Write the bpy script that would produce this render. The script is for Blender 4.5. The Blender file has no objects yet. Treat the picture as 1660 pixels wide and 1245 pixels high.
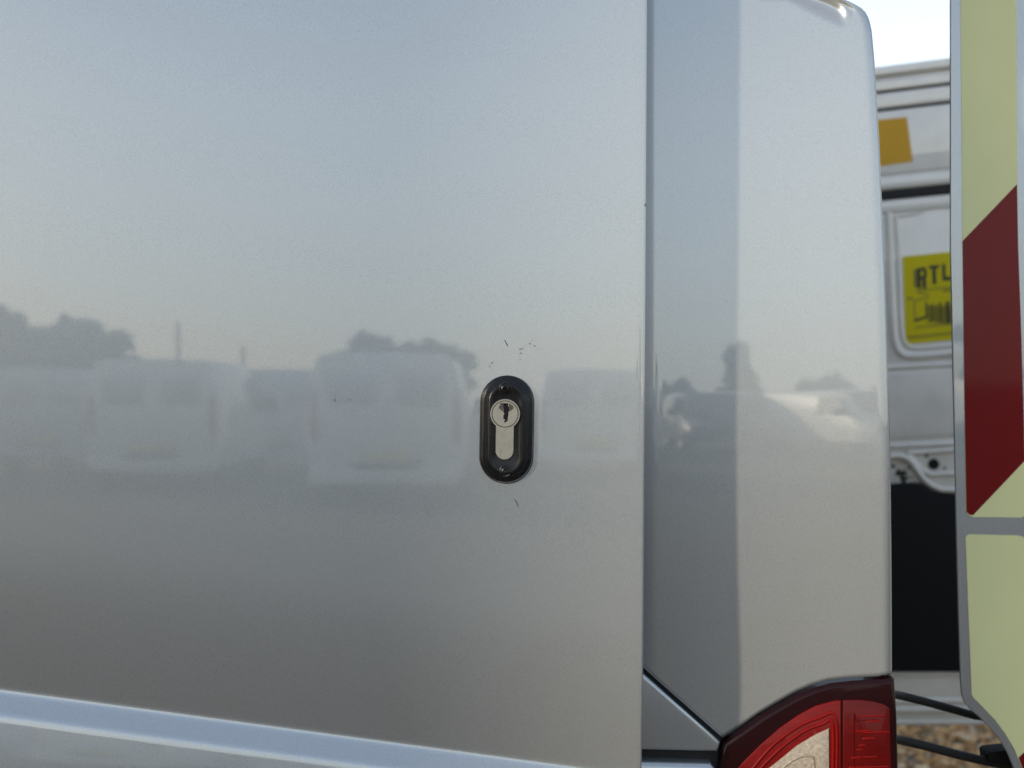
import bpy, bmesh, math, random
import numpy as np
from mathutils import Vector, Matrix
from mathutils.geometry import tessellate_polygon

random.seed(7); RNG = np.random.default_rng(7)
R = math.radians
scene = bpy.context.scene
COL = scene.collection

# ------------------------------------------------------------------ camera, sky, sun, exposure
EYE = 1.30; DIST = 0.848; FPX = 2400.0; CX = 830.0; CY = 622.5
cam_d = bpy.data.cameras.new('camera'); cam = bpy.data.objects.new('camera', cam_d); COL.objects.link(cam)
cam.location = (0, -DIST, EYE); cam.rotation_euler = (R(90), 0, 0)
cam_d.sensor_width = 36; cam_d.lens = 36*FPX/1660.0
cam_d.clip_start = 0.01; cam_d.clip_end = 6000
cam_d.dof.use_dof = True; cam_d.dof.focus_distance = DIST-0.003; cam_d.dof.aperture_fstop = 13.0
scene.camera = cam

SUN_AZ, SUN_EL = 48.7, 14.5          # degrees to the left of straight behind the camera, elevation
sdir = Vector((-math.sin(R(SUN_AZ))*math.cos(R(SUN_EL)), -math.cos(R(SUN_AZ))*math.cos(R(SUN_EL)), math.sin(R(SUN_EL))))
world = bpy.data.worlds.new('World'); scene.world = world; world.use_nodes = True
nt = world.node_tree
bg = nt.nodes['Background']; sky = nt.nodes.new('ShaderNodeTexSky'); sky.sky_type = 'NISHITA'
sky.sun_disc = False; sky.sun_elevation = R(SUN_EL)
sky.sun_rotation = math.atan2(sdir.x, sdir.y)
sky.air_density = 1.0; sky.dust_density = 1.0; sky.ozone_density = 1.2; sky.altitude = 50
# thin haze over the whole sky: pale at the horizon all round, bluer overhead, the same in every direction
tc = nt.nodes.new('ShaderNodeTexCoord'); sx = nt.nodes.new('ShaderNodeSeparateXYZ'); nt.links.new(tc.outputs['Generated'], sx.inputs[0])
hz = nt.nodes.new('ShaderNodeValToRGB'); nt.links.new(sx.outputs['Z'], hz.inputs['Fac'])
HAZE = [(0.0, (9.0, 9.1, 8.9)), (.10, (9.4, 9.9, 10.2)), (.21, (9.5, 10.1, 10.6)), (.36, (4.6, 5.9, 7.6)), (.6, (4.7, 5.6, 6.9)), (1.0, (4.9, 5.5, 6.3))]
while len(hz.color_ramp.elements) < len(HAZE): hz.color_ramp.elements.new(.5)
for e, (p, c) in zip(hz.color_ramp.elements, HAZE): e.position = p; e.color = (*c, 1)
ad = nt.nodes.new('ShaderNodeMix'); ad.data_type = 'RGBA'; ad.blend_type = 'ADD'; ad.inputs[0].default_value = 1.0
nt.links.new(sky.outputs['Color'], ad.inputs[6]); nt.links.new(hz.outputs['Color'], ad.inputs[7])
nt.links.new(ad.outputs[2], bg.inputs['Color']); bg.inputs['Strength'].default_value = 0.087
sun_d = bpy.data.lights.new('sun', 'SUN'); sun = bpy.data.objects.new('sun', sun_d); COL.objects.link(sun)
sun_d.energy = 5.0; sun_d.angle = R(2.2); sun_d.color = (1.0, 0.85, 0.63)
sun.rotation_euler = sdir.to_track_quat('Z', 'Y').to_euler(); sun.location = sdir*30
scene.view_settings.view_transform = 'Standard'; scene.view_settings.look = 'None'
scene.view_settings.gamma = 1.0; scene.view_settings.exposure = 0.0
scene.cycles.max_bounces = 8; scene.cycles.use_denoising = True

# ------------------------------------------------------------------ materials
def new_mat(name, color=(.5, .5, .5), rough=.5, metal=0.0, coat=0.0, coat_rough=.03, spec=.5):
    m = bpy.data.materials.new(name); m.use_nodes = True
    b = m.node_tree.nodes['Principled BSDF']
    b.inputs['Base Color'].default_value = (*color, 1); b.inputs['Roughness'].default_value = rough
    b.inputs['Metallic'].default_value = metal; b.inputs['Coat Weight'].default_value = coat
    b.inputs['Coat Roughness'].default_value = coat_rough; b.inputs['Specular IOR Level'].default_value = spec
    return m
class NB:
    """small node building helper"""
    def __init__(s, m): s.m = m; s.t = m.node_tree; s.b = s.t.nodes['Principled BSDF']
    def n(s, kind, **kw):
        x = s.t.nodes.new(kind)
        for k, v in kw.items():
            if k in x.inputs.keys(): x.inputs[k].default_value = v
            else: setattr(x, k, v)
        return x
    def l(s, a, b): s.t.links.new(a, b)
    def obj(s): return s.n('ShaderNodeTexCoord').outputs['Object']
    def noise(s, scale, detail=2, vec=None, rough=.5):
        x = s.n('ShaderNodeTexNoise', Scale=scale, Detail=detail, Roughness=rough)
        s.l(vec if vec is not None else s.obj(), x.inputs['Vector']); return x.outputs['Fac']
    def ramp(s, fac, stops):
        x = s.n('ShaderNodeValToRGB'); e = x.color_ramp.elements
        while len(e) < len(stops): e.new(.5)
        for k, (p, c) in enumerate(stops): e[k].position = p; e[k].color = (*c, 1) if len(c) == 3 else c
        s.l(fac, x.inputs['Fac']); return x.outputs['Color']
    def math(s, op, a, b=None):
        x = s.n('ShaderNodeMath', operation=op)
        for k, v in enumerate((a, b)):
            if v is None: continue
            if isinstance(v, (int, float)): x.inputs[k].default_value = v
            else: s.l(v, x.inputs[k])
        return x.outputs[0]
    def mix(s, fac, a, b):
        x = s.n('ShaderNodeMix', data_type='RGBA')
        if isinstance(fac, (int, float)): x.inputs[0].default_value = fac
        else: s.l(fac, x.inputs[0])
        for k, v in ((6, a), (7, b)):
            if isinstance(v, tuple): x.inputs[k].default_value = (*v, 1)
            else: s.l(v, x.inputs[k])
        return x.outputs[2]
    def bump(s, h, strength, dist, normal=None):
        x = s.n('ShaderNodeBump', Strength=strength, Distance=dist); s.l(h, x.inputs['Height'])
        if normal: s.l(normal, x.inputs['Normal'])
        return x.outputs['Normal']

def paint(name, color, metal, rough, coat_rough=.02, spots=(), flake=.16, spec_scale=1.0, dust=.12):
    """metallic car paint: flake base under a slightly wavy clear coat, dust film and sparse specks"""
    m = new_mat(name, color, rough, metal, 1.0, coat_rough); m.node_tree.nodes['Principled BSDF'].inputs['Coat IOR'].default_value = 1.85; k = NB(m); o = k.obj()
    fl = k.n('ShaderNodeTexVoronoi', Scale=1900.0); k.l(o, fl.inputs['Vector'])
    fv = k.ramp(fl.outputs['Color'], [(0, (0, 0, 0)), (1, (1, 1, 1))])
    k.l(k.bump(fv, flake, .00016), k.b.inputs['Normal'])
    peel = k.noise(260, 1, o); wave = k.noise(5, 2, o)
    k.l(k.bump(wave, .05, .0025, k.bump(peel, .03, .00002)), k.b.inputs['Coat Normal'])
    # fine grain in tone
    tone = k.mix(k.ramp(fl.outputs['Distance'], [(.1, (0, 0, 0)), (.8, (1, 1, 1))]), tuple(c*1.10 for c in color), tuple(c*.86 for c in color))
    film = k.ramp(k.noise(9, 6, o, .65), [(.35, (0, 0, 0)), (.75, (1, 1, 1))])
    tone = k.mix(k.math('MULTIPLY', film, dust), tone, (.34, .32, .28))
    # specks of dirt: sparse everywhere, denser inside the scuffed spots
    sp = k.n('ShaderNodeTexVoronoi', Scale=90.0*spec_scale, Randomness=1.0); k.l(o, sp.inputs['Vector'])
    keep = k.math('GREATER_THAN', k.n_out(sp, 'Color'), .93) if False else None
    sep = k.n('ShaderNodeSeparateColor'); k.l(sp.outputs['Color'], sep.inputs[0])
    dot = k.math('LESS_THAN', sp.outputs['Distance'], k.math('MULTIPLY', sep.outputs[1], .055))
    mask = k.math('MULTIPLY', dot, k.math('GREATER_THAN', sep.outputs[0], .98))
    if spots:
        f2 = k.n('ShaderNodeTexVoronoi', Scale=700.0); k.l(o, f2.inputs['Vector'])
        s2 = k.n('ShaderNodeSeparateColor'); k.l(f2.outputs['Color'], s2.inputs[0])
        d2 = k.math('LESS_THAN', f2.outputs['Distance'], k.math('MULTIPLY', s2.outputs[1], .50))
        tot = None
        for (cx, cy, cz, rx, rz, ang, dens) in spots:
            mp = k.n('ShaderNodeMapping', vector_type='TEXTURE'); mp.inputs['Location'].default_value = (cx, cy, cz)
            mp.inputs['Rotation'].default_value = (0, R(ang), 0); mp.inputs['Scale'].default_value = (rx, .06, rz)
            k.l(o, mp.inputs['Vector'])
            ln = k.n('ShaderNodeVectorMath', operation='LENGTH'); k.l(mp.outputs[0], ln.inputs[0])
            fall = k.math('SUBTRACT', 1.0, ln.outputs['Value'])
            a = k.math('GREATER_THAN', k.math('MULTIPLY', fall, dens), s2.outputs[0])
            tot = a if tot is None else k.math('MAXIMUM', tot, a)
        mask = k.math('MAXIMUM', mask, k.math('MULTIPLY', d2, tot))
    col = k.mix(k.math('MULTIPLY', mask, .62), tone, (.05, .048, .045))
    k.l(col, k.b.inputs['Base Color'])
    inv = k.math('SUBTRACT', 1.0, k.math('MULTIPLY', mask, .6))
    k.l(inv, k.b.inputs['Coat Weight']); k.l(k.math('MULTIPLY', inv, metal), k.b.inputs['Metallic'])
    return m

SILVER = (.385, .42, .455)
LOCKX, LOCKZ = (821-CX)/2830, EYE-(695-CY)/2830
def dpx(px, py): return ((px-CX)/2830, EYE-(py-CY)/2830)
sp = []
for (px, py, rx, rz, ang, dens) in [(850, 568, .015, .006, -18, 1.1), (800, 585, .012, .004, -10, .55), (684, 745, .004, .011, 0, .30),
                                    (700, 830, .012, .005, 20, .3), (555, 655, .012, .010, 0, .10), (835, 800, .008, .005, 0, .2)]:
    x, z = dpx(px, py); sp.append((x+2.2, -1.0, z, rx, rz, ang, dens))
M = {}
M['door_paint'] = paint('silver_door_paint', SILVER, .58, .27, spots=sp)
M['body_paint'] = paint('silver_body_paint', SILVER, .57, .25, coat_rough=.012, flake=.12)
M['inner_paint'] = paint('inner_door_paint', (.86, .82, .75), .0, .42, flake=.1, dust=.35)
M['white_paint'] = new_mat('white_van_paint', (.86, .86, .84), .4, 0, 1.0, .03)
M['grey_paint'] = new_mat('pale_blue_van_paint', (.62, .67, .72), .4, 0, 1.0, .03)
M['black_plastic'] = new_mat('black_plastic', (.008, .008, .009), .6, spec=.2)
M['charcoal_paint'] = new_mat('charcoal_van_paint', (.035, .036, .040), .4, 0, 1.0, .03)
M['tint'] = new_mat('tinted_pane', (.42, .44, .46), .1, 0, 1.0)
M['rubber'] = new_mat('black_rubber', (.012, .012, .012), .7)
M['dark'] = new_mat('dark_void', (.006, .006, .006), .9)
M['ply'] = new_mat('cargo_lining', (.42, .35, .25), .7)
M['glass'] = new_mat('dark_glass', (.05, .055, .06), .03, 0, 1.0, spec=.8)
M['lamp_amber'] = new_mat('clear_lamp', (.7, .66, .6), .1, 0, 1)
M['tyre'] = new_mat('tyre', (.02, .02, .02), .8)
M['rim'] = new_mat('rim', (.35, .35, .36), .35, .9)
M['plate'] = new_mat('number_plate', (.75, .6, .08), .4)
M['tail_red'] = new_mat('far_tail_red', (.35, .02, .02), .2, 0, 1)

def mat_black_anodised():
    m = new_mat('lock_black', (.018, .019, .023), .33, spec=.3); k = NB(m); o = k.obj()
    mp = k.n('ShaderNodeMapping'); mp.inputs['Scale'].default_value = (1, 1, .06); k.l(o, mp.inputs['Vector'])
    n = k.noise(1500, 3, mp.outputs[0]); w = k.noise(160, 5, o, .7)
    k.l(k.ramp(w, [(.40, (.006, .007, .009)), (.64, (.009, .010, .013)), (.80, (.05, .055, .07))]), k.b.inputs['Base Color'])
    k.l(k.ramp(n, [(.3, (.17,)*3), (.7, (.34,)*3)]), k.b.inputs['Roughness'])
    k.l(k.bump(n, .25, .0001), k.b.inputs['Normal']); return m
def mat_nickel(name, vert):
    m = new_mat(name, (.46, .42, .36), .34, 1.0); k = NB(m); o = k.obj()
    mp = k.n('ShaderNodeMapping'); mp.inputs['Scale'].default_value = (1, 1, .04) if vert else (1, 1, 1); k.l(o, mp.inputs['Vector'])
    n = k.noise(1700, 3, mp.outputs[0]); d = k.noise(330, 4, o)
    k.l(k.mix(k.ramp(d, [(.45, (0, 0, 0)), (.85, (1, 1, 1))]), (.45, .42, .365), (.37, .335, .28)), k.b.inputs['Base Color'])
    k.l(k.ramp(n, [(.3, (.28,)*3), (.7, (.50,)*3)]), k.b.inputs['Roughness'])
    k.l(k.bump(n, .35, .00012), k.b.inputs['Normal']); return m
M['lock'] = mat_black_anodised(); M['nickel'] = mat_nickel('brushed_nickel', True); M['plug'] = mat_nickel('worn_nickel', False)
M['screw'] = new_mat('black_screw', (.012, .012, .013), .35, .3)
M['worn'] = new_mat('worn_recess_metal', (.13, .115, .10), .4, 1.0)
M['bright_steel'] = new_mat('worn_steel', (.32, .33, .35), .35, 1.0)

def mat_sticker(name, c, rough=.16):
    m = new_mat(name, c, rough+.25, 0, .28, .05, spec=.12); k = NB(m); o = k.obj()
    n = k.noise(14, 5, o, .6); sp = k.n('ShaderNodeTexVoronoi', Scale=70.0); k.l(o, sp.inputs['Vector'])
    s = k.n('ShaderNodeSeparateColor'); k.l(sp.outputs['Color'], s.inputs[0])
    dot = k.math('MULTIPLY', k.math('LESS_THAN', sp.outputs['Distance'], k.math('MULTIPLY', s.outputs[1], .09)), k.math('GREATER_THAN', s.outputs[0], .9))
    base = k.mix(n, tuple(x*.92 for x in c), tuple(min(1, x*1.06) for x in c))
    k.l(k.mix(k.math('MULTIPLY', dot, .7), base, (.06, .05, .04)), k.b.inputs['Base Color'])
    k.l(k.bump(k.noise(900, 2, o), .05, .0003), k.b.inputs['Normal']); return m
M['lime'] = mat_sticker('pale_lime_reflective', (.76, .76, .40))
M['red'] = mat_sticker('red_reflective', (.17, .002, .004), .12)
M['orange'] = mat_sticker('orange_label', (.62, .33, .012), .35)
M['yellow'] = mat_sticker('yellow_label', (.66, .55, .012), .35)
M['ink'] = new_mat('black_ink', (.03, .03, .015), .5)
M['ink_grey'] = new_mat('faded_ink', (.22, .19, .02), .5)

def mat_lens(name, c1, c2, scale=260):
    m = new_mat(name, c1, .3, 0, .22, .02, spec=.12); k = NB(m); o = k.obj()
    mp = k.n('ShaderNodeMapping'); mp.inputs['Scale'].default_value = (.25, 1, 1); k.l(o, mp.inputs['Vector'])
    n = k.noise(scale, 3, mp.outputs[0])
    k.l(k.mix(n, c1, c2), k.b.inputs['Base Color']); return m
M['lens_dark'] = mat_lens('dark_red_lens', (.006, .0004, .001), (.014, .0008, .0016))
M['lens_red'] = mat_lens('red_lens', (.08, .0012, .0012), (.17, .003, .0025))
M['lens_deep'] = mat_lens('deep_red_lens', (.045, .0007, .0008), (.09, .0012, .0012))
M['lens_bright'] = mat_lens('bright_red_lens', (.12, .002, .0015), (.18, .004, .003))
def mat_clear():
    m = new_mat('clear_lens', (.5, .42, .32), .3, .2, .4, .03); k = NB(m); o = k.obj()
    n = k.noise(420, 4, o, .65)
    k.l(k.ramp(n, [(.3, (.20, .165, .13)), (.52, (.31, .265, .215)), (.72, (.42, .37, .32))]), k.b.inputs['Base Color'])
    k.l(k.bump(n, .22, .0012), k.b.inputs['Normal']); return m
M['lens_clear'] = mat_clear()

def mat_ground():
    m = new_mat('gravel_ground', (.25, .2, .13), .9); k = NB(m); o = k.obj()
    v = k.n('ShaderNodeTexVoronoi', Scale=38.0); k.l(o, v.inputs['Vector'])
    s = k.n('ShaderNodeSeparateColor'); k.l(v.outputs['Color'], s.inputs[0])
    c = k.ramp(s.outputs[0], [(0, (.05, .034, .019)), (.35, (.115, .08, .045)), (.7, (.175, .135, .08)), (1, (.25, .21, .16))])
    big = k.noise(.35, 4, o)
    k.l(k.mix(big, c, (.115, .09, .062)), k.b.inputs['Base Color'])
    k.l(k.bump(k.math('SUBTRACT', 1.0, v.outputs['Distance']), .8, .012), k.b.inputs['Normal']); return m
M['ground'] = mat_ground()
def mat_pebble():
    m = new_mat('pebbles', (.3, .22, .13), .75); k = NB(m)
    a = k.n('ShaderNodeAttribute', attribute_name='tint', attribute_type='GEOMETRY')
    c = k.ramp(a.outputs['Fac'], [(0, (.10, .055, .025)), (.3, (.36, .16, .04)), (.6, (.62, .34, .10)), (.85, (.78, .54, .25)), (1, (.80, .72, .58))])
    k.l(k.mix(k.noise(140, 3), c, (.30, .17, .07)), k.b.inputs['Base Color']); return m
M['pebble'] = mat_pebble()
def mat_leaf(name, c):
    m = new_mat(name, c, .6); k = NB(m); n = k.noise(.9, 3)
    k.l(k.mix(n, tuple(x*.6 for x in c), tuple(x*1.4 for x in c)), k.b.inputs['Base Color']); return m
M['leaf'] = mat_leaf('leaves', (.035, .048, .022)); M['bark'] = new_mat('bark', (.09, .07, .05), .9)
M['pole'] = new_mat('weathered_pole', (.14, .12, .10), .8)

# ------------------------------------------------------------------ mesh helpers
def finish(me, mat, smooth=None):
    me.materials.append(M[mat] if isinstance(mat, str) else mat)
    if smooth is not None:
        me.shade_smooth()
        if smooth < 179: me.set_sharp_from_angle(angle=R(smooth))
    me.update()
def link(name, me, parent=None):
    o = bpy.data.objects.new(name, me); COL.objects.link(o)
    if parent is not None: o.parent = parent
    return o
def obj(name, verts, faces, mat, parent=None, smooth=30):
    me = bpy.data.meshes.new(name); me.from_pydata([tuple(v) for v in verts], [], faces)
    bm = bmesh.new(); bm.from_mesh(me); bmesh.ops.recalc_face_normals(bm, faces=bm.faces); bm.to_mesh(me); bm.free()
    finish(me, mat, smooth); return link(name, me, parent)
def obj_bm(name, bm, mat, parent=None, smooth=30):
    me = bpy.data.meshes.new(name); bmesh.ops.recalc_face_normals(bm, faces=bm.faces); bm.to_mesh(me); bm.free()
    finish(me, mat, smooth); return link(name, me, parent)
def empty(name, loc=(0, 0, 0), rz=0):
    o = bpy.data.objects.new(name, None); COL.objects.link(o); o.location = loc; o.rotation_euler = (0, 0, rz); return o
def tag(o, label=None, cat=None, group=None, kind=None):
    if label: o['label'] = label
    if cat: o['category'] = cat
    if group: o['group'] = group
    if kind: o['kind'] = kind
    return o
class Plane:
    """a flat sheet of bodywork: origin, u (along), v (up), n (outward)"""
    def __init__(s, origin, yaw=0.0):
        s.o = Vector(origin); s.u = Vector((math.cos(yaw), math.sin(yaw), 0)); s.v = Vector((0, 0, 1))
        s.n = Vector((math.sin(yaw), -math.cos(yaw), 0))
    def uv(s, px, py):       # place measured in the photograph -> position on this sheet
        c = Vector((0, -DIST, EYE)); d = Vector(((px-CX)/FPX, 1, -(py-CY)/FPX))
        t = (s.o-c).dot(s.n)/d.dot(s.n); p = c+d*t-s.o
        return (p.dot(s.u), p.dot(s.v))
    def at(s, u, v, w=0.0): return s.o+s.u*u+s.v*v+s.n*w
def plate(name, pl, poly, w0, w1, mat, parent, bevel=0.0, px=True, seg=2, smooth=35):
    pts = [pl.uv(*p) for p in poly] if px else poly
    bm = bmesh.new()
    a = [bm.verts.new(pl.at(u, v, w1)) for u, v in pts]; b = [bm.verts.new(pl.at(u, v, w0)) for u, v in pts]
    n = len(pts); ft = bm.faces.new(a); bm.faces.new(b[::-1])
    for i in range(n): bm.faces.new((a[i], b[i], b[(i+1) % n], a[(i+1) % n]))
    bmesh.ops.recalc_face_normals(bm, faces=bm.faces)
    if bevel: bmesh.ops.bevel(bm, geom=list(ft.edges), offset=bevel, segments=seg, affect='EDGES', profile=.5)
    bmesh.ops.triangulate(bm, faces=[f for f in bm.faces if len(f.verts) > 4])
    return obj_bm(name, bm, mat, parent, smooth)
def smooth_path(pts, n=6):
    out = []; P = [Vector(p) for p in pts]
    for i in range(len(P)-1):
        p0 = P[max(i-1, 0)]; p1 = P[i]; p2 = P[i+1]; p3 = P[min(i+2, len(P)-1)]
        for k in range(n):
            t = k/n; out.append(.5*((2*p1)+(p2-p0)*t+(2*p0-5*p1+4*p2-p3)*t*t+(3*p1-p0-3*p2+p3)*t**3))
    out.append(P[-1]); return out
def tube(name, pts, r, mat, parent=None, seg=10, smooth=True):
    P = smooth_path(pts) if smooth and len(pts) > 2 else [Vector(p) for p in pts]
    vs, fs = [], []
    for i, p in enumerate(P):
        d = (P[min(i+1, len(P)-1)]-P[max(i-1, 0)]).normalized()
        a = d.orthogonal().normalized() if i == 0 else (a-d*a.dot(d)).normalized()
        b = d.cross(a); rr = r(i/(len(P)-1)) if callable(r) else r
        for k in range(seg): t = 2*math.pi*k/seg; vs.append(p+a*(rr*math.cos(t))+b*(rr*math.sin(t)))
    for i in range(len(P)-1):
        for k in range(seg): fs.append((i*seg+k, i*seg+(k+1) % seg, (i+1)*seg+(k+1) % seg, (i+1)*seg+k))
    fs.append(tuple(range(seg))[::-1]); fs.append(tuple(range((len(P)-1)*seg, len(P)*seg)))
    return obj(name, vs, fs, mat, parent, 50)
def ridge(name, pl, pxs, r, mat, parent, w=0.0):
    return tube(name, [pl.at(*pl.uv(*p), w) for p in pxs], r, mat, parent, 12)
def box(name, lo, hi, mat, parent=None, bevel=0.0):
    bm = bmesh.new(); bmesh.ops.create_cube(bm, size=1)
    for v in bm.verts: v.co = Vector([lo[i]+(v.co[i]+.5)*(hi[i]-lo[i]) for i in range(3)])
    if bevel: bmesh.ops.bevel(bm, geom=list(bm.edges), offset=bevel, segments=2, affect='EDGES', profile=.5)
    return obj_bm(name, bm, mat, parent)

# ------------------------------------------------------------------ the ground
bm = bmesh.new(); bmesh.ops.create_grid(bm, x_segments=2, y_segments=2, size=2500)
tag(obj_bm('ground', bm, 'ground'), kind='structure')
# loose stones where the lot shows between the two rear doors
def gravel(n, x0, x1, y0, y1):
    t = (1+5**.5)/2
    ico = np.array([(-1, t, 0), (1, t, 0), (-1, -t, 0), (1, -t, 0), (0, -1, t), (0, 1, t), (0, -1, -t), (0, 1, -t), (t, 0, -1), (t, 0, 1), (-t, 0, -1), (-t, 0, 1)])/math.sqrt(1+t*t)
    tri = np.array([(0, 11, 5), (0, 5, 1), (0, 1, 7), (0, 7, 10), (0, 10, 11), (1, 5, 9), (5, 11, 4), (11, 10, 2), (10, 7, 6), (7, 1, 8), (3, 9, 4), (3, 4, 2), (3, 2, 6), (3, 6, 8), (3, 8, 9), (4, 9, 5), (2, 4, 11), (6, 2, 10), (8, 6, 7), (9, 8, 1)])
    V = np.repeat(ico[None], n, 0)*(1+RNG.uniform(-.28, .28, (n, 12, 1)))
    sc = RNG.lognormal(-4.55, .32, (n, 1, 1))*np.stack([RNG.uniform(.8, 1.4, n), RNG.uniform(.7, 1.1, n), RNG.uniform(.45, .8, n)], 1)[:, None, :]
    V = V*sc; a = RNG.uniform(0, 6.28, n); c, s = np.cos(a)[:, None], np.sin(a)[:, None]
    V = np.stack([V[..., 0]*c-V[..., 1]*s, V[..., 0]*s+V[..., 1]*c, V[..., 2]], -1)
    V[..., 0] += RNG.uniform(x0, x1, n)[:, None]; V[..., 1] += RNG.uniform(y0, y1, n)[:, None]; V[..., 2] += RNG.uniform(.0, .012, n)[:, None]
    F = (tri[None]+12*np.arange(n)[:, None, None]).reshape(-1, 3)
    me = bpy.data.meshes.new('gravel'); me.from_pydata(V.reshape(-1, 3).tolist(), [], F.tolist())
    at = me.attributes.new('tint', 'FLOAT', 'POINT'); at.data.foreach_set('value', np.repeat(RNG.uniform(0, 1, n), 12).astype(np.float32))
    finish(me, 'pebble', 180); return link('gravel', me)
tag(gravel(26000, .4, 3.6, 2.9, 6.6), 'loose golden brown gravel below the open rear doors', 'gravel', kind='stuff')

# ------------------------------------------------------------------ the silver van
van = tag(empty('panel_van', (-2.2, 1.0, 0)), 'silver panel van filling the view with side and rear doors open', 'van')
VANOFF = Vector((2.2, -1.0, 0))
QY = .055                      # side sheet of the body, the sliding door stands proud of it
def Q(px, py, Y=QY): d = Y+DIST; return ((px-CX)/FPX*d, EYE-(py-CY)/FPX*d)
def interp(x, tab): return float(np.interp(x, [t[0] for t in tab], [t[1] for t in tab]))
def body_y(z):               # side of the body leans in towards the roof
    t = z-1.3
    y = QY+math.tan(R(.9))*t
    if t > .25: y += .32*(t-.25)**2
    if t < .0: y += .17*t*t if t > -.35 else .0208+.03*(-t-.35)
    return y

# --- rear quarter panel: boundary follows the bumper shut line and the lamp, notch for the door hinge at the top
lower = [Q(*p) for p in [(0, 300), (1038, 1079), (1173, 1199), (1200, 1181), (1232, 1158), (1262, 1140), (1292, 1123), (1318, 1112), (1345, 1104), (1380, 1100), (1420, 1098), (1452, 1096), (1470, 1096)]]
lower[0] = (-.12, lower[1][1]+(.0)); X1038 = lower[1][0]
def zbot(x):
    if x < X1038:
        xc = -.72; base = .62
        if abs(x-xc) < .42: base = max(base, .36+math.sqrt(.42**2-(x-xc)**2))
        return interp(x, [(-2, base), (X1038-.09, base), (X1038, lower[1][1])])
    return interp(x, lower)
redge = [(z, x) for x, z in [Q(*p) for p in [(1466, 1400), (1455, 1245), (1452, 1090), (1448, 760), (1440, 450), (1432, 240), (1424, 90), (1420, 45), (1416, 26), (1410, 14), (1402, 6), (1390, 0), (1376, -5), (1374, -30), (1374, -95), (1380, -110), (1395, -118), (1400, -160), (1380, -300), (1340, -480), (1280, -620)]]]
def xr(z): return interp(z, redge)
TOPZ = 1.86
prof = []                    # (distance in front of the rear edge, extra depth, slides with the edge)
for x in np.linspace(-1.15, .05, 40): prof.append(('x', x))
for x in np.linspace(.055, .105, 28): prof.append(('x', x))
for t in np.linspace(.03, 1, 80): prof.append(('t', t))
RHO = .0075
for th in np.linspace(8, 90, 11): prof.append(('a', R(th)))
for y in (.012, .03, .055): prof.append(('b', y))
KX = Q(1068, 600)[0]
rows = 330
zin = np.concatenate([np.linspace(0, .83, 230), np.linspace(.834, .915, 90), np.linspace(.93, 1, 14)])
def pocket(x, z):            # soft hinge pressing near the top rear corner
    px = CX+x/(QY+DIST)*FPX; py = CY-(z-EYE)/(QY+DIST)*FPX
    if px < 1230 or py > 70: return 0.0
    ss = lambda a: 0 if a <= 0 else 1 if a >= 1 else a*a*(3-2*a)
    bot = interp(px, [(1270, -10), (1366, 34)])
    m = ss((bot+4-py)/30)*ss((1376-px)/14)*ss((py+70)/20)
    fl = .0062-.00012*(bot-py)
    return m*max(fl, .001)+.0012*math.exp(-((px-1378)/3.5)**2)*ss((20-py)/10)
vs, fs = [], []
for kind, a in prof:
    for s in zin:
        if kind == 'x':
            x = a; zb = zbot(x); z = zb+(TOPZ-zb)*s; y = body_y(z)
            if x < KX: y += .16*(math.sqrt((KX-x)**2+.0015**2)-.0015)*min(1, 1/(1+max(0, KX-x-.03)*30)) if x > .02 else 0
            if kind == 'x' and x <= .02: y += .018
        else:
            t = a if kind == 't' else 1
            xb = .105+(xr(1.1)-RHO-.105)*t; zb = zbot(min(xb+(RHO if t == 1 else 0), .3)); z = zb+(TOPZ-zb)*s
            xe = xr(z)-RHO; x = .105+(xe-.105)*t; y = body_y(z)
            if kind == 't': y += pocket(x, z)
            if kind == 'a': x = xe+RHO*math.sin(a); y += RHO*(1-math.cos(a))
            if kind == 'b': x = xe+RHO-a*.08; y += RHO+a
        vs.append((x, y, z))
n = len(zin)
for i in range(len(prof)-1):
    for j in range(n-1): fs.append((i*n+j, (i+1)*n+j, (i+1)*n+j+1, i*n+j+1))
vs = [Vector(v)+VANOFF for v in vs]
q = obj('rear_quarter_panel', vs, fs, 'body_paint', van, 180)
md = q.modifiers.new('thickness', 'SOLIDIFY'); md.thickness = .0016; md.offset = -1

# --- bumper corner piece below the diagonal shut line
PB = Plane(Vector((0, QY+.001, EYE))+VANOFF); PB.o = Vector((0, QY+.001, EYE))
class PV(Plane):             # same sheet, written in the van's own frame
    def at(s, u, v, w=0.0): return s.o+s.u*u+s.v*v+s.n*w+VANOFF
pb = PV((0, QY+.001, EYE))
plate('bumper_corner', pb, [(820, 900), (1036, 1086), (1168, 1203), (1166, 1213), (1163, 1219), (820, 1211)], -.03, .0, 'body_paint', van, .0022, seg=4)
plate('shut_line_shade', pb, [(800, 860), (1038, 1062), (1180, 1188), (1185, 1260), (800, 1260)], -.034, -.008, 'rubber', van)  # black sheet behind the gaps, stands in for the shade inside them
bmp = plate('rear_bumper', pb, [(820, 1227), (1152, 1236), (1160, 1246), (1162, 1500), (1150, 1640), (820, 1640)], -.05, .003, 'body_paint', van, .004, seg=4)

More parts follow.
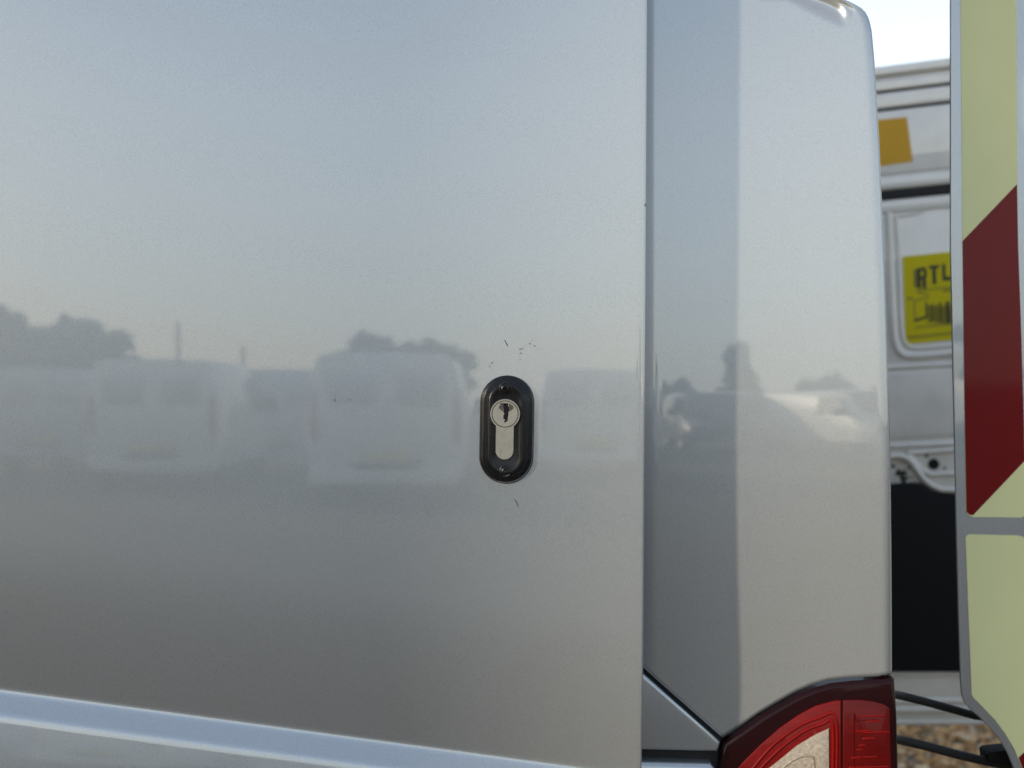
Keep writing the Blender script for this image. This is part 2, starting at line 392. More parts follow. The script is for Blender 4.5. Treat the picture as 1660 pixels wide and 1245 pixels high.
# --- sliding door, slid back along the side of the van
EDGE_X = (1046-CX)/2830
def zrib(x): return EYE-.1755-.134*(x+.293)
ptab = [(-.60, -6), (-.30, -3), (-.12, 3.5), (-.03, 6.2), (-.0185, 6.8), (-.0150, 13), (-.0130, 24), (-.0118, 31), (-.0050, 29), (-.0030, 22), (-.0010, 8), (.0012, -5), (.004, -7), (.02, -6), (.045, -4), (.070, -1.2), (.088, .15), (.12, .38), (.21, .45), (.42, .8), (.60, 1.8), (.75, 4)]
srow = np.unique(np.round(np.concatenate([np.linspace(-.62, -.04, 24), np.linspace(-.04, -.020, 12), np.linspace(-.020, .005, 70), np.linspace(.006, .16, 70), np.linspace(.162, .72, 70)]), 6))
yy = np.zeros(len(srow))
sl = np.tan(np.radians(np.interp(srow, [p[0] for p in ptab], [p[1] for p in ptab])))
yy[1:] = np.cumsum(.5*(sl[1:]+sl[:-1])*np.diff(srow))
yy -= np.interp(.21, srow, yy)
def door_y(s): return float(np.interp(s, srow, yy))
def edge_x(z): return EDGE_X+.0028*(z-EYE)/.4
cols = [('x', x) for x in np.linspace(-1.12, .0, 50)]+[('t', t) for t in np.linspace(.03, 1, 20)]+[('a', R(t)) for t in np.linspace(12, 90, 7)]+[('b', y) for y in (.006, .016, .030)]
RD = .0016; vs, fs = [], []
for kind, a in cols:
    for s in srow:
        x = a if kind == 'x' else (edge_x(EYE)-RD)*(a if kind == 't' else 1)
        z = zrib(x)+s; y = door_y(s)
        if kind != 'x': x += (edge_x(z)-edge_x(EYE))*(a if kind == 't' else 1)
        if kind == 'a': x += RD*math.sin(a); y += RD*(1-math.cos(a))
        if kind == 'b': x += RD-a*.15; y += RD+a
        vs.append(Vector((x, y, z))+VANOFF)
n = len(srow)
for i in range(len(cols)-1):
    for j in range(n-1): fs.append((i*n+j, (i+1)*n+j, (i+1)*n+j+1, i*n+j+1))
door = obj('sliding_door', vs, fs, 'door_paint', van, 180)
vs = [Vector((x, y, z))+VANOFF for x in (-1.10, EDGE_X-.012) for y in (.010, .028) for z in (.66, 1.78)]
obj('inner_panel', vs, [(0, 1, 3, 2), (4, 6, 7, 5), (0, 4, 5, 1), (2, 3, 7, 6), (0, 2, 6, 4), (1, 5, 7, 3)], 'body_paint', door)
# hair-thin scratches and a stuck grass stem on the paint
for pts in ([(818, 551), (821, 557), (823, 561)], [(834, 809), (838, 815), (840, 821)], [(1047, 330), (1046, 334)]):
    tube('scratch', [Vector((*[c for c in (dpx(*p)[0],)], door_y(dpx(*p)[1]-zrib(dpx(*p)[0]))-.0001, dpx(*p)[1]))+VANOFF for p in pts], .00022, 'dark', door, 6)
    
# --- the deadlock on the sliding door
def stadium(w, h, off=0.0, n=20, cx=0, cz=0):
    r = w/2+off; k = h/2-w/2; out = []
    for i in range(n+1): t = math.pi*i/n; out.append((cx+r*math.cos(t), cz+k+r*math.sin(t)))
    for i in range(n+1): t = math.pi+math.pi*i/n; out.append((cx+r*math.cos(t), cz-k+r*math.sin(t)))
    return out
LY = door_y(LOCKZ-zrib(LOCKX))
def lk(u, v, w): # lock frame: slight clockwise lean as fitted
    a = R(-1.0); return Vector((LOCKX+u*math.cos(a)-v*math.sin(a), LY-w, LOCKZ+u*math.sin(a)+v*math.cos(a)))+VANOFF
def lock_px(px, py): return ((px-821)/2850, -(py-695)/2850)
W, H = 84/2830, 172/2830
lev = [(0, -.002), (.0, .0026), (-.0003, .0033), (-.0008, .0036), (-.0016, .0037), (-.0022, .0041), (-.0030, .0054), (-.0039, .0066), (-.0050, .0073), (-.0060, .0074), (-.0072, .0070), (-.0085, .0066)]
vs, fs = [], []
for off, w in lev: vs += [lk(u, v, w) for u, v in stadium(W, H, off)]
m = len(stadium(W, H))
for i in range(len(lev)-1):
    for k in range(m): fs.append((i*m+k, i*m+(k+1) % m, (i+1)*m+(k+1) % m, (i+1)*m+k))
fs.append(tuple(range((len(lev)-1)*m, len(lev)*m)))
lock = obj('door_lock', vs, fs, 'lock', van, 60)
gv = [lk(u+.0002, v-.0004, w) for w, off in ((-.002, .0006), (.0012, .0006), (.0018, .0001)) for u, v in stadium(W, H, off)]  # black rim shifted down and right, drawn as the lock's contact shadow
obj('lock_shadow', gv, [(i*m+k, i*m+(k+1) % m, (i+1)*m+(k+1) % m, (i+1)*m+k) for i in range(2) for k in range(m)], 'rubber', lock, 60)
lock['label'] = 'black oval lock plate with a nickel key cylinder'
cu, cv = lock_px(818.5, 670.5); R0 = 24.0/2850; RP = 20.6/2850; NW = 14.3/2850; NB_ = lock_px(820, 744)[1]
def extr(name, loops, w0, w1, mat, parent, chamfer=0.0):
    """solid with holes: loops[0] is the outline, the others are openings"""
    tri = tessellate_polygon([[Vector((u, v, 0)) for u, v in L] for L in loops]); flat = [p for L in loops for p in L]; N = len(flat)
    vs = [lk(u, v, w1) for u, v in flat]+[lk(u, v, w0) for u, v in flat]
    fs = [tuple(t) for t in tri]; st = 0
    for L in loops:
        for k in range(len(L)): a, b = st+k, st+(k+1) % len(L); fs.append((a, b, b+N, a+N))
        st += len(L)
    return obj(name, vs, fs, mat, parent, 40)
def circ(u, v, r, n=40): return [(u+r*math.cos(2*math.pi*k/n), v+r*math.sin(2*math.pi*k/n)) for k in range(n)]
a0 = math.asin(NW/R0); outline = []
for k in range(49): t = -math.pi/2+a0+(2*math.pi-2*a0)*k/48; outline.append((cu+R0*math.cos(t), cv+R0*math.sin(t)))
for k in range(17): t = math.pi+math.pi*k/16; outline.append((cu+NW*math.cos(t), NB_+NW+NW*math.sin(t)))
extr('cylinder_body', [outline, circ(cu, cv, RP+.00042)], .0055, .0086, 'nickel', lock)
key = [(-13, -19.5), (13, -19.5), (13, -12), (7, -10), (9, -6), (9, 1), (6.5, 4), (9, 8), (9, 14), (6, 17), (2.5, 19), (-.5, 15.5), (1.5, 12), (-2, 10), (-2, 5), (1, 2), (-1, -2), (-2, -6), (-4.5, -9), (-4, -13), (-7, -14)]
key = [(-6, -17.5), (7, -17.5), (7, -13), (9, -11), (9, -5), (7.5, -2), (8, 1), (7, 6), (7, 10), (4, 13.5), (1.5, 14), (.5, 11.5), (3, 9.5), (-.5, 8), (-1, 3), (1, 0), (-1, -4), (0, -8), (-3, -9.5), (-3, -13), (-6, -14)]
keyl = [(cu+(x-2.2)*.95/2850, cv-(y*1.0)/2850) for x, y in key]
extr('cylinder_plug', [circ(cu, cv, RP), keyl], .004, .0083, 'plug', lock)
extr('keyway', [[(cu+x*.9, cv+y*.9) for x, y in circ(0, 0, RP, 24)]], .0048, .0052, 'dark', lock)
# worn scoop round the top of the keyway
scoop = []
for k in range(13): t = math.pi*k/12; scoop.append((cu+7.5/2850*math.cos(t)*1.2+.1/2850, cv+13/2850-8.5/2850*math.sin(t)))
cresc = []
for k in range(15): t = math.pi*k/14; cresc.append((cu+(1.5-9.5*math.cos(t))/2850, cv+(15.5-9.5*math.sin(t))/2850))
for sgn in (-1, 1):
    half = [(cu+(1.5+sgn*4.5)/2850, cv+17.5/2850)]+[(cu+(1.5+sgn*(5+7*math.sin(math.pi*k/10)*1.0))/2850, cv+(17.5-13.5*k/10)/2850) for k in range(1, 10)]+[(cu+(1.5+sgn*4.5)/2850, cv+4/2850)]
    extr('worn_recess', [half], .00825, .00837, 'worn', lock)
for sx, sy in ((817.5, 629.5), (820.5, 763)):
    su, sv = lock_px(sx, sy); hi = sy > 700
    vs, fs = [], []; N = 28
    ringp = [(.0036, .0073), (.0035, .0078), (.0030, .0080), (.0027, .0074), (.0025, .0073), (.0022, .0082), (.0014, .0086), (.0013, .0070), (.0002, .0070)]
    for r, w in ringp: vs += [lk(su+r*math.cos(2*math.pi*k/N), sv+r*math.sin(2*math.pi*k/N), w-.0006) for k in range(N)]
    for i in range(len(ringp)-1):
        for k in range(N): fs.append((i*N+k, i*N+(k+1) % N, (i+1)*N+(k+1) % N, (i+1)*N+k))
    obj('screw', vs, fs, 'screw', lock, 35)
    if hi: tube('worn_ring', [lk(su+.0029*math.cos(t*math.pi/14), sv+.0029*math.sin(t*math.pi/14), .0069) for t in range(2, 27)], lambda t: .00016+.00012*math.sin(9*t), 'bright_steel', lock, 6)

# --- tail lamp in the rear corner
pt = PV((0, QY+.002, EYE))
rim_poly = [(1166, 1400), (1165, 1246), (1167, 1222), (1172, 1203), (1200, 1184), (1232, 1161), (1262, 1143), (1292, 1126), (1318, 1115), (1345, 1107), (1380, 1103), (1420, 1101), (1449, 1099), (1453, 1160), (1455, 1245), (1456, 1400)]
lamp = plate('tail_lamp', pt, rim_poly, -.06, .003, 'lens_dark', van, .003, seg=4)
lamp['label'] = 'red tail lamp with a clear reversing lens'
plate('red_lens', pt, [(1190, 1400), (1192, 1246), (1206, 1230), (1230, 1206), (1262, 1178), (1292, 1157), (1320, 1142), (1350, 1134), (1362, 1133), (1362, 1400)], .0025, .0036, 'lens_red', lamp, .0008)
plate('stop_lens', pt, [(1364, 1400), (1364, 1133), (1390, 1132), (1415, 1135), (1432, 1140), (1440, 1146), (1443, 1245), (1444, 1400)], .0025, .0036, 'lens_deep', lamp, .0008)
plate('reversing_lens', pt, [(1230, 1400), (1240, 1246), (1258, 1232), (1290, 1206), (1320, 1188), (1342, 1178), (1343, 1400)], .003, .0046, 'lens_clear', lamp, .0007)
for k, (c, w) in enumerate([([(1216, 1246), (1250, 1207), (1290, 1177), (1325, 1162), (1352, 1160), (1354, 1246)], .0042), ([(1228, 1246), (1262, 1212), (1300, 1184), (1330, 1172), (1347, 1170), (1348, 1246)], .0044)]):
    ridge('lens_rib', pt, c, .0011, 'lens_bright', lamp, w*.80)
ridge('lens_rib', pt, [(1262, 1245), (1285, 1228), (1308, 1222), (1316, 1230), (1317, 1260)], .0007, 'lens_clear', lamp, .0047)
for k, (x0, x1, y) in enumerate([(1388, 1432, 1158), (1402, 1424, 1166), (1385, 1410, 1182), (1396, 1440, 1184), (1396, 1416, 1194), (1390, 1401, 1205), (1386, 1396, 1212), (1378, 1394, 1225), (1396, 1420, 1224), (1374, 1384, 1241), (1384, 1438, 1240), (1388, 1432, 1256)]):
    plate('reflector_step', pt, [(x0, y), (x1, y-1.2), (x1, y+1.6), (x0, y+2.6)], .003, .0040, 'lens_bright', lamp, .0003)
ridge('lens_rib', pt, [(1382, 1400), (1382, 1172), (1388, 1167), (1420, 1164)], .0005, 'lens_deep', lamp, .0035)

# --- near rear door, swung open: outer skin with chevron stickers
pd = PV((.312, .200, EYE), R(5))
skin = [(1541, -420), (1541, 0), (1541, 400), (1545, 600), (1550, 830), (1554, 1000), (1557, 1100), (1559, 1126), (1563, 1138), (1572, 1149), (1586, 1161), (1604, 1179), (1620, 1198), (1634, 1221), (1644, 1245), (1660, 1300), (1668, 1370), (1676, 1700), (3350, 1900), (3350, -560), (1700, -560), (1560, -520)]
nd = plate('near_rear_door', pd, skin, -.0016, 0, 'body_paint', van, .0008, seg=3)
nd['label'] = 'open rear door with red and pale lime chevrons'
plate('inner_panel', pd, [(1760, -400), (1760, 1100), (1900, 1500), (3250, 1700), (3250, -480)], -.045, -.0017, 'inner_paint', nd)
L1 = [(1557, -330), (1557, 0), (1560, 390), (1563, 640), (1565, 826), (1568, 834), (1576, 838), (1655, 839), (1662, 836), (1664, 829), (1661, 745), (1655, 540), (1650, 400), (1647, 0), (1647, -330)]
plate('chevron_panel', pd, L1, 0, .0004, 'lime', nd)
plate('chevron_stripe', pd, [(1560, 391), (1648, 299), (1650, 400), (1655, 540), (1660.5, 747), (1577, 835), (1571, 834.5), (1566, 829), (1563, 640)], .0004, .0007, 'red', nd)
plate('chevron_panel', pd, [(1565, 872), (1567, 868), (1572, 866), (1650, 868), (1658, 870), (1662, 876), (1740, 876), (1750, 1600), (1700, 1600), (1690, 1400), (1680, 1330), (1668, 1280), (1656, 1243), (1644, 1214), (1630, 1190), (1612, 1166), (1592, 1145), (1578, 1131), (1575, 1126), (1570, 1000)], 0, .0004, 'lime', nd)
plate('chevron_stripe', pd, [(1651, 1228), (1740, 1140), (1748, 1580), (1702, 1580), (1690, 1400), (1680, 1330), (1668, 1280), (1656.5, 1243)], .0004, .0007, 'red', nd)

# --- stays and bracket between body and near door
def V3(px, py, Y): d = Y+DIST; return Vector(((px-CX)/FPX*d, Y, EYE-(py-CY)/FPX*d))+VANOFF
tube('check_strap', [V3(1340, 1122, .10), V3(1410, 1119, .17), (V3(1452, 1126, .215)), V3(1490, 1135, .225), V3(1545, 1150, .235), V3(1600, 1166, .245), V3(1660, 1185, .25)], lambda t: .0030 if t < .8 else .0022, 'rubber', van)
tube('check_strap', [V3(1340, 1194, .10), V3(1410, 1191, .17), V3(1452, 1198, .215), V3(1500, 1209, .225), V3(1560, 1225, .235), V3(1640, 1243, .245), V3(1720, 1260, .25)], lambda t: .0033, 'rubber', van)
plate('hinge_bracket', PV((0, .235, EYE)), [(1601, 1223), (1606, 1219), (1650, 1214), (1650, 1245), (1603, 1236)], -.02, .0, 'black_plastic', van, .001)

# --- far rear door, swung open: its inner side seen past the rear corner
pf = PV((.72, 1.92, EYE), R(-12))
def mrow(y): return -.127*(1090-y)/990 if y < 1090 else 0
def row(y, x): return (x, y+mrow(y)*(x-1490))
XA, XB = 1110, 1790
def band(name, ya, yb, w, mat, parent, bev=.003, w0=-.0005, xa=XA, xb=XB): return plate(name, pf, [row(ya, xa), row(ya, xb), row(yb, xb), row(yb, xa)], w0, w, mat, parent, bev, seg=3)
fd = band('far_rear_door', 99, 1174, 0, 'inner_paint', van, .004, -.035)
fd['label'] = 'inner side of the far rear door with labels and black trim'
band('door_rail', 101, 118, .012, 'inner_paint', fd, .006)
band('door_rail', 124, 141, .007, 'inner_paint', fd)
band('groove_shade', 140.8, 145, .002, 'rubber', fd, 0)  # black strips between the rails paint the shade in the grooves
band('door_rail', 145.2, 170, .007, 'inner_paint', fd)
band('groove_shade', 169.8, 174, .002, 'rubber', fd, 0)
up = band('upper_panel', 174.5, 278, .006, 'inner_paint', fd)
band('door_rail', 281, 304, .010, 'inner_paint', fd, .006)
band('rubber_strip', 304.5, 319, .008, 'rubber', fd, .002)
band('door_rail', 319.5, 341, .005, 'inner_paint', fd, .003)
plate('orange_label', pf, [(1405, 197), (1470, 190.5), (1479.5, 263), (1405, 273)], .006, .0066, 'orange', up)
ridge('pressed_rib', pf, [(1410, 358), (1453, 352)], .0028, 'inner_paint', fd, 0)
ridge('pressed_rib', pf, [(1440, 345), (1443, 420), (1448, 520), (1452, 556), (1462, 573), (1485, 577), (1560, 571), (1700, 560)], .0085, 'inner_paint', fd, -.002)
ridge('pressed_rib', pf, [(1453, 352), (1457, 420), (1461, 520), (1464, 547), (1471, 560), (1490, 564), (1560, 558), (1700, 547)], .0045, 'inner_paint', fd, -.001)
ridge('pressed_rib', pf, [(1453, 351), (1475, 348), (1495, 343), (1502, 338), (1560, 333)], .0026, 'inner_paint', fd, .0)
lbl = plate('yellow_label', pf, [(1463, 416), (1600, 402), (1604, 546), (1468, 558)], .0, .0012, 'yellow', fd)
def ink(x0, y0, x1, y1, mat='ink', sl=-.1): plate('label_print', pf, [(x0, y0), (x1, y0+sl*(x1-x0)), (x1+(y1-y0)*.035, y1+sl*(x1-x0)), (x0+(y1-y0)*.035, y1)], .0013, .0017, mat, lbl)
# lettering of the warning label (a solid letter, T and L show in the gap)
ink(1486, 435, 1492, 468); ink(1492, 434, 1500, 439); ink(1497, 437, 1502, 450); ink(1492, 448, 1500, 453); ink(1495, 453, 1501, 468)
ink(1506, 431, 1522, 436); ink(1511, 436, 1517, 461)
ink(1527, 428, 1532, 455); ink(1532, 449, 1546, 455); ink(1550, 426, 1556, 452); ink(1556, 426, 1566, 431); ink(1556, 437, 1564, 441); ink(1556, 447, 1566, 452)
for a in [(1500, 490, 1503, 516), (1511, 492, 1513, 520), (1522, 490, 1525, 523), (1533, 489, 1539, 524), (1546, 487, 1550, 522)]: ink(*a)
for y in (500, 507, 514, 521): ink(1502, y, 1558, y+2.2, 'ink_grey', .05)
for y in (496, 503, 510, 517): ink(1505, y, 1560, y+1.6, 'ink', .06)
for x in (1507, 1517, 1528, 1543): ink(x, 494, x+1.6, 522, 'ink')
ink(1481, 437, 1487, 466, 'ink_grey'); ink(1488, 470, 1560, 472, 'ink_grey'); ink(1484, 530, 1560, 532, 'ink_grey')
ink(1482, 518, 1504, 522, 'ink', -.3); ink(1481, 488, 1483, 520, 'ink_grey'); ink(1483, 486, 1504, 488, 'ink_grey', -.2)
ink(1486, 472, 1506, 474, 'ink_grey', .3); ink(1470, 546, 1600, 549, 'ink_grey'); ink(1470, 483, 1480, 486, 'ink_grey'); ink(1528, 470, 1545, 473, 'ink_grey')
ridge('pressed_rib', pf, [(1400, 599), (1490, 593), (1700, 584)], .0062, 'inner_paint', fd, -.002)
band('middle_panel', 601, 709, .004, 'inner_paint', fd, .003)
ridge('pressed_rib', pf, [(1380, 726), (1490, 721), (1700, 712)], .006, 'inner_paint', fd, 0)
ridge('pressed_rib', pf, [(1380, 742), (1430, 742), (1450, 739), (1464, 740), (1478, 749), (1490, 766), (1502, 780), (1518, 790), (1545, 794), (1700, 795)], .0055, 'inner_paint', fd, .008)
ridge('pressed_rib', pf, [(1560, 727), (1530, 730), (1490, 733), (1473, 734), (1478, 742), (1488, 753), (1497, 763), (1510, 769), (1530, 768), (1580, 766)], .0048, 'inner_paint', fd, .003)
def disc(name, px, py, r, mat, w):
    u0, v0 = pf.uv(px, py); plate(name, pf, [(u0+r*math.cos(t*math.pi/9), v0+r*math.sin(t*math.pi/9)) for t in range(18)], -.001, w, mat, fd, px=False)
disc('access_hole', 1513.5, 752.5, .0105, 'dark', .0006); disc('bolt', 1502, 739, .0032, 'dark', .001); disc('bolt', 1531, 759, .0026, 'dark', .001)
for k in range(26):
    disc('scuff', random.gauss(1463, 8), random.gauss(771, 6), random.uniform(.0012, .0045), 'ink', .0004+.00001*k)
plate('black_trim', pf, [(1110, 786), (1440, 784), (1478, 781), (1494, 783), (1510, 794), (1530, 799), (1545, 800), (1790, 800), (1790, 1087), (1110, 1087)], -.001, .016, 'black_plastic', fd, .005, seg=3)
ridge('pressed_rib', pf, [(1300, 1092), (1500, 1091), (1700, 1090)], .0046, 'inner_paint', fd, .006)
band('lower_panel', 1094, 1128, .003, 'inner_paint', fd, .003)
ridge('pressed_rib', pf, [(1300, 1136), (1500, 1135), (1700, 1134)], .0085, 'inner_paint', fd, .004)
ridge('pressed_rib', pf, [(1300, 1150), (1500, 1149), (1700, 1148)], .0095, 'inner_paint', fd, .002)
ridge('pressed_rib', pf, [(1300, 1170), (1500, 1170), (1700, 1169)], .0055, 'inner_paint', fd, .003)

# --- rest of the van body (out of the frame, but there from another position)
def quads(name, pts, mat, parent, thick=.02):
    vs = [Vector(p)+VANOFF for p in pts]; fs = [tuple(range(i, i+4)) for i in range(0, len(pts), 4)]
    o = obj(name, vs, fs, mat, parent, 30); md = o.modifiers.new('thickness', 'SOLIDIFY'); md.thickness = thick; return o
FY = 1.93
def zr(x): return 1.97
vs, fs = [], []
arc = [(body_y(1.86), 1.86), (.155, 1.92), (.24, 1.965), (.6, 1.99), (1.0, 2.0), (1.4, 1.99), (1.74, 1.965), (1.83, 1.92), (1.87, 1.86)]
xsr = [-3.0, -2.0, -1.0, -.2, xr(1.86)-.005]
for x in xsr: vs += [Vector((x, y, z))+VANOFF for y, z in arc]
for i in range(len(xsr)-1):
    for k in range(len(arc)-1): fs.append((i*9+k, i*9+k+1, (i+1)*9+k+1, (i+1)*9+k))
obj('roof', vs, fs, 'body_paint', van, 60)
quads('far_side', [(-3.0, FY, .5), (.2, FY, .5), (.2, FY, 1.3), (-3.0, FY, 1.3), (-3.0, FY, 1.3), (.2, FY, 1.3), (.19, 1.87, 1.86), (-3.0, 1.87, 1.86)], 'body_paint', van)
quads('cargo_floor', [(-2.4, .09, .62), (.18, .09, .62), (.18, 1.89, .62), (-2.4, 1.89, .62)], 'ply', van, .04)
quads('bulkhead', [(-2.42, .10, .62), (-2.42, 1.88, .62), (-2.42, 1.85, 1.9), (-2.42, .13, 1.9)], 'inner_paint', van)
quads('side_header', [(-2.42, body_y(1.80), 1.80), (-1.15, body_y(1.80), 1.80), (-1.15, body_y(1.86), 1.86), (-2.42, body_y(1.86), 1.86)], 'body_paint', van)
quads('side_sill', [(-2.42, .06, .34), (-1.1, .06, .34), (-1.1, .06, .6), (-2.42, .06, .6)], 'body_paint', van)

def loft(name, stations, mat, parent, off=Vector((0, 0, 0))):
    """closed body from cross-sections (x, bottom, top, half width at the waist, half width at the roof, centre y)"""
    vs, fs = [], []; N = 16
    for (x, zb, zt, hw, hr, cy) in stations:
        zm = zb+(zt-zb)*.55; sec = [(-hw*.92, zb), (-hw, zb+.08), (-hw, zm), (-(hw*.6+hr*.4), zm+(zt-zm)*.5), (-hr, zt-.08), (-hr*.9, zt-.02), (-hr*.4, zt), (0, zt+.005)]
        sec = sec+[(-a, b) for a, b in sec[::-1]]
        vs += [Vector((x, cy+a, b))+off for a, b in sec]
    for i in range(len(stations)-1):
        for k in range(N): fs.append((i*N+k, i*N+(k+1) % N, (i+1)*N+(k+1) % N, (i+1)*N+k))
    fs.append(tuple(range(N))); fs.append(tuple(range((len(stations)-1)*N, len(stations)*N)))
    return obj(name, vs, fs, mat, parent, 35)
def wheel(name, c, parent, off=Vector((0, 0, 0))):
    def lathe(nm, prof, mat, par):
        vs, fs = [], []; N = 28
        for r, y in prof: vs += [Vector((c[0]+r*math.cos(2*math.pi*k/N), c[1]+y, c[2]+r*math.sin(2*math.pi*k/N)))+off for k in range(N)]
        for i in range(len(prof)-1):
            for k in range(N): fs.append((i*N+k, i*N+(k+1) % N, (i+1)*N+(k+1) % N, (i+1)*N+k))
        fs.append(tuple(range(N))); fs.append(tuple(range((len(prof)-1)*N, len(prof)*N)))
        return obj(nm, vs, fs, mat, par, 30)
    w = lathe(name, [(.20, -.10), (.31, -.105), (.335, -.08), (.335, .08), (.31, .105), (.20, .10)], 'tyre', parent)
    lathe('rim', [(.05, -.095), (.08, -.11), (.17, -.09), (.20, -.106), (.21, -.09), (.21, .09), (.20, .106), (.17, .09), (.08, .11), (.05, .095)], 'rim', w)
loft('cab', [(-3.0, .35, 1.97, .95, .82, .99), (-3.35, .33, 1.90, .95, .76, .99), (-4.05, .33, 1.25, .94, .80, .99), (-4.6, .35, 1.05, .88, .72, .99), (-4.85, .42, .85, .74, .62, .99)], 'body_paint', van, VANOFF)
quads('front_door', [(-3.0, .045, .42), (-2.42, .045, .42), (-2.42, .045, 1.25), (-3.0, .045, 1.25), (-3.0, .045, 1.25), (-2.42, .045, 1.25), (-2.42, .13, 1.86), (-3.0, .13, 1.86)], 'body_paint', van)
quads('windscreen', [(-3.42, .32, 1.87), (-3.42, 1.66, 1.87), (-4.02, 1.74, 1.32), (-4.02, .24, 1.32)], 'glass', van, .01)
for x in (-.72, -3.9):
    for y in (.17, 1.81): wheel('wheel', (x, y, .336), van, VANOFF)

# ------------------------------------------------------------------ the yard in front of the van (seen mirrored in the paint)
def parked_van(name, loc, yaw, label, mat, length=4.9, high=2.0, rear=False):
    r = empty(name, loc, yaw); tag(r, label, 'van', 'vans parked across the yard')
    s = -1 if rear else 1      # local +x is the nose
    h = high
    loft('body', [(-length/2, .34, h-.06, .95, .84, 0), (-length/2+.06, .30, h-.02, .97, .84, 0), (length/2-2.0, .33, h, .97, .84, 0), (length/2-1.45, .33, h-.07, .97, .78, 0), (length/2-.75, .33, 1.25, .96, .80, 0), (length/2-.15, .35, 1.02, .90, .70, 0), (length/2, .40, .82, .80, .62, 0)], mat, r)
    x1 = length/2
    obj('windscreen', [(x1-1.40, -.68, h-.10), (x1-1.40, .68, h-.10), (x1-.73, .80, 1.30), (x1-.73, -.80, 1.30), (x1-1.36, 0, h-.06), (x1-.66, 0, 1.31)], [(0, 4, 5, 3), (4, 1, 2, 5)], 'glass', r)
    for sy in (-1, 1):
        obj('side_window', [(x1-1.45, sy*.90, h-.22), (x1-2.2, sy*.92, h-.20), (x1-2.2, sy*.985, 1.22), (x1-1.0, sy*.985, 1.22)], [(0, 1, 2, 3)], 'glass', r)
        box('mirror', (x1-1.12, sy*1.10-.09, 1.18), (x1-.98, sy*1.10+.09, 1.42), 'black_plastic', r, .02)
        box('headlight', (x1-.22, sy*.70-.14, .80), (x1-.03, sy*.70+.14, 1.0), 'lamp_amber', r, .03)
        box('tail_lamp', (-x1-.02, sy*.88-.05, .85), (-x1+.06, sy*.88+.05, 1.45), 'tail_red', r, .01)
        for x in (-x1+.95, x1-.95): wheel('wheel', (x, sy*.84, .336), r)
    box('bumper', (x1-.10, -.78, .34), (x1+.06, .78, .58), 'black_plastic' if mat != 'white_paint' else mat, r, .03)
    for sy in (-1, 1):
        box('rear_door', (-x1-.008, sy*.44-.42, .55), (-x1+.03, sy*.44+.42, 1.84), mat, r, .003)
    for sy in (-1, 1): box('rear_window', (-x1-.012, sy*.42-.30, 1.28), (-x1+.02, sy*.42+.30, 1.70), 'tint', r, .004)
    box('rear_bumper', (-x1-.10, -.92, .30), (-x1+.05, .92, .50), mat, r, .03)
    box('rear_step', (-x1-.11, -.40, .50), (-x1+.02, .40, .56), 'black_plastic', r, .01)
    box('rear_plate', (-x1-.03, -.28, .60), (-x1-.01, .28, .72), 'plate', r)
    box('grille', (x1-.05, -.48, .62), (x1+.025, .48, .78), 'black_plastic', r, .02)
    box('number_plate', (x1+.06, -.26, .40), (x1+.075, .26, .51), 'plate', r)
    return r
F = R(90)
parked_van('parked_van', (-5.15, -23.0, 0), -F, 'white van with its back turned, mirrored in the left third of the door', 'white_paint')
parked_van('parked_van', (-1.52, -19.8, 0), -F, 'nearest white van with its back turned, mirrored left of the key lock', 'white_paint')
parked_van('parked_van', (-8.5, -28.5, 0), -F, 'pale blue van with its back turned, farthest left in the mirrored row', 'grey_paint')
parked_van('parked_van', (-4.3, -29.0, 0), -F, 'pale blue van with its back turned, mirrored between two white vans', 'grey_paint')
parked_van('parked_van', (1.5, -27.5, 0), -F, 'white van mirrored between the key lock and the edge of the door', 'white_paint')
parked_van('parked_van', (4.4, -31.0, 0), F, 'charcoal van mirrored in the shaded strip beside the door edge', 'charcoal_paint')
parked_van('parked_van', (6.7, -28.0, 0), R(74), 'sunlit white van seen at an angle, mirrored above the tail lamp', 'white_paint')
parked_van('parked_van', (-12.0, -26.0, 0), -F, 'white van at the left end of the mirrored row', 'white_paint')

def shade_truck(loc, yaw, label):
    r = empty('shade_truck', loc, yaw); tag(r, label, 'truck')
    box('cargo_box', (-4.2, -1.05, .75), (0, 1.05, 3.45), 'white_paint', r, .03)
    box('rear_shutter', (-.002, -.92, .85), (.02, .92, 3.1), 'grey_paint', r, .004)
    box('chassis', (-5.6, -.45, .45), (-.1, .45, .72), 'black_plastic', r)
    box('rear_bumper', (-.15, -1.0, .45), (.05, 1.0, .58), 'black_plastic', r, .01)
    loft('cab', [(-4.25, .40, 2.1, .95, .84, 0), (-4.9, .38, 2.15, .95, .80, 0), (-5.6, .38, 1.35, .94, .80, 0), (-6.2, .42, 1.1, .88, .7, 0), (-6.4, .5, .9, .75, .6, 0)], 'white_paint', r)
    obj('windscreen', [(-4.97, -.68, 2.06), (-4.97, .68, 2.06), (-5.58, .8, 1.42), (-5.58, -.8, 1.42)], [(0, 1, 2, 3)], 'glass', r)
    for sy in (-1, 1):
        box('tail_lamp', (0, sy*.85-.12, .60), (.03, sy*.85+.12, .74), 'tail_red', r, .005)
        for x in (-.95, -5.3): wheel('wheel', (x, sy*.82, .336), r)
BT = R(30)   # unseen truck, added at an angle so that its box shades the sliding door
hx, hy = -math.sin(R(SUN_AZ)), -math.cos(R(SUN_AZ))
bc = Vector((.034+hx*3.6, hy*3.6, 0)); shade_truck(bc+Vector((math.cos(BT+R(90))*1.05, math.sin(BT+R(90))*1.05, 0)), BT, 'unseen white box truck added to shade the sliding door')

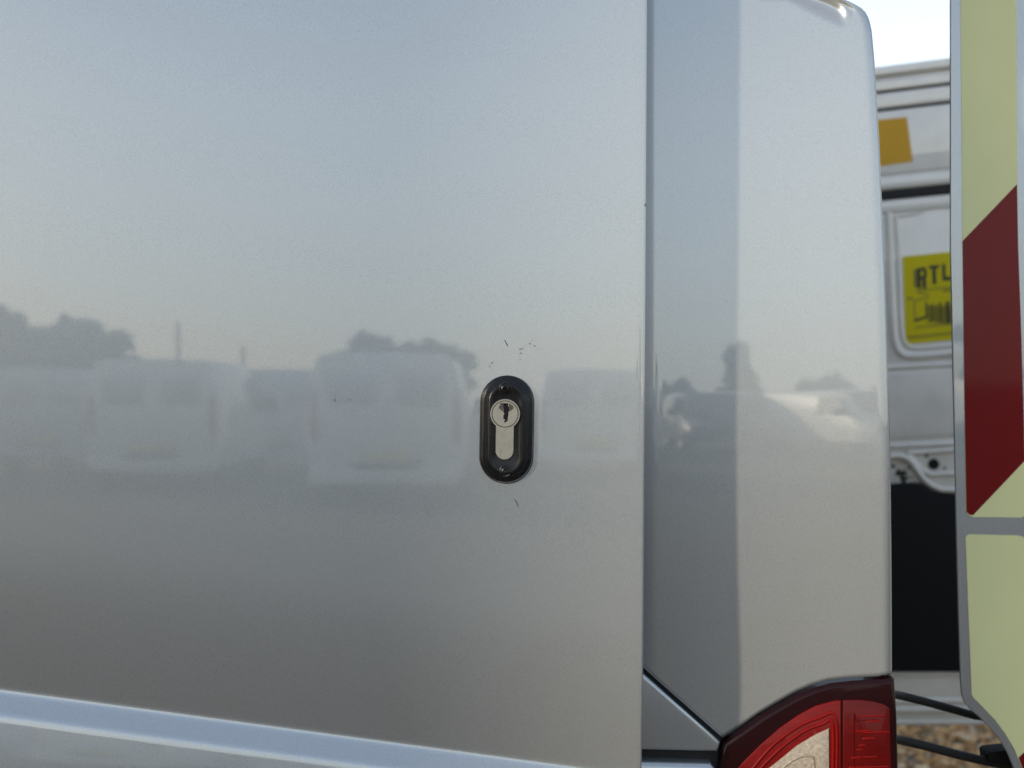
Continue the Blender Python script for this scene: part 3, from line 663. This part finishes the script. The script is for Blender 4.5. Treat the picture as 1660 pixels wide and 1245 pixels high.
def tree(loc, h, rx, label, seed, leaves=4200, tall=False):
    rng = np.random.default_rng(seed); r = empty('tree', loc); tag(r, label, 'tree', 'trees beyond the yard')
    tube('trunk', [(0, 0, 0), (.1, 0, h*.3), (0, .1, h*.75)], lambda t: .28*(1-t*.8), 'bark', r, 8)
    nb = 26; c = rng.normal(0, 1, (nb, 3)); c /= np.linalg.norm(c, axis=1)[:, None]
    c *= rng.uniform(.3, .85, (nb, 1)); c = c*np.array([rx, rx*.8, h*.46])+np.array([0, 0, h*.46]); br = rng.uniform(.16, .36, nb)*min(rx, h*.5)
    i = rng.integers(0, nb, leaves); d = rng.normal(0, 1, (leaves, 3)); d /= np.linalg.norm(d, axis=1)[:, None]
    p = c[i]+d*(br[i]*rng.uniform(.55, 1.08, leaves))[:, None]*np.array([1, 1, .85]); p[:, 2] = np.maximum(p[:, 2], .15)
    s = rng.uniform(.14, .34, leaves); a = rng.normal(0, 1, (leaves, 3)); a /= np.linalg.norm(a, axis=1)[:, None]
    b = np.cross(a, rng.normal(0, 1, (leaves, 3))); b /= np.linalg.norm(b, axis=1)[:, None]
    q = np.stack([p-a*s[:, None], p+b*s[:, None]*.6, p+a*s[:, None], p-b*s[:, None]*.6], 1).reshape(-1, 3)
    me = bpy.data.meshes.new('crown'); me.from_pydata(q.tolist(), [], (np.arange(leaves)[:, None]*4+np.arange(4)).tolist()); finish(me, 'leaf'); link('crown', me, r)
tree((-28.0, -66, 0), 6.5, 4.2, 'broad dark tree mirrored farthest left in the door', 1)
tree((-22.8, -68, 0), 7.0, 3.4, 'rounded dark tree mirrored second from the left in the door', 2)
tree((-18.6, -66, 0), 6.2, 2.4, 'dark tree mirrored at the right end of the left clump', 3)
tree((-35, -62, 0), 5.8, 4.0, 'dark tree beyond the left end of the mirrored row', 4)
tree((-6.9, -74, 0), 5.5, 2.4, 'smaller rounded tree mirrored left above the key lock', 5)
tree((-3.9, -75, 0), 5.6, 2.2, 'smaller rounded tree mirrored directly above the key lock', 6)
tree((11.3, -70, 0), 7.2, 1.5, 'tall narrow tree mirrored at the shadow edge beside the door', 7, tall=True)
tree((7.7, -70, 0), 4.4, 1.6, 'low bushy tree mirrored close to the door edge', 8)
tree((17.3, -76, 0), 4.6, 4.2, 'broad tree mirrored above the sunlit van', 9)
tree((-20.6, -70, 0), 6.2, 2.8, 'dark tree mirrored between the two tallest trees at the left', 10)
for (x, y, h, lab) in ((-15.8, -70, 5.4, 'slim utility pole mirrored right of the left trees'), (-13.6, -75, 4.4, 'shorter utility pole mirrored between the tree clumps')):
    tag(tube('utility_pole', [(x, y, 0), (x, y, h)], .09, 'pole', None, 8, False), lab, 'pole', 'poles beyond the yard')
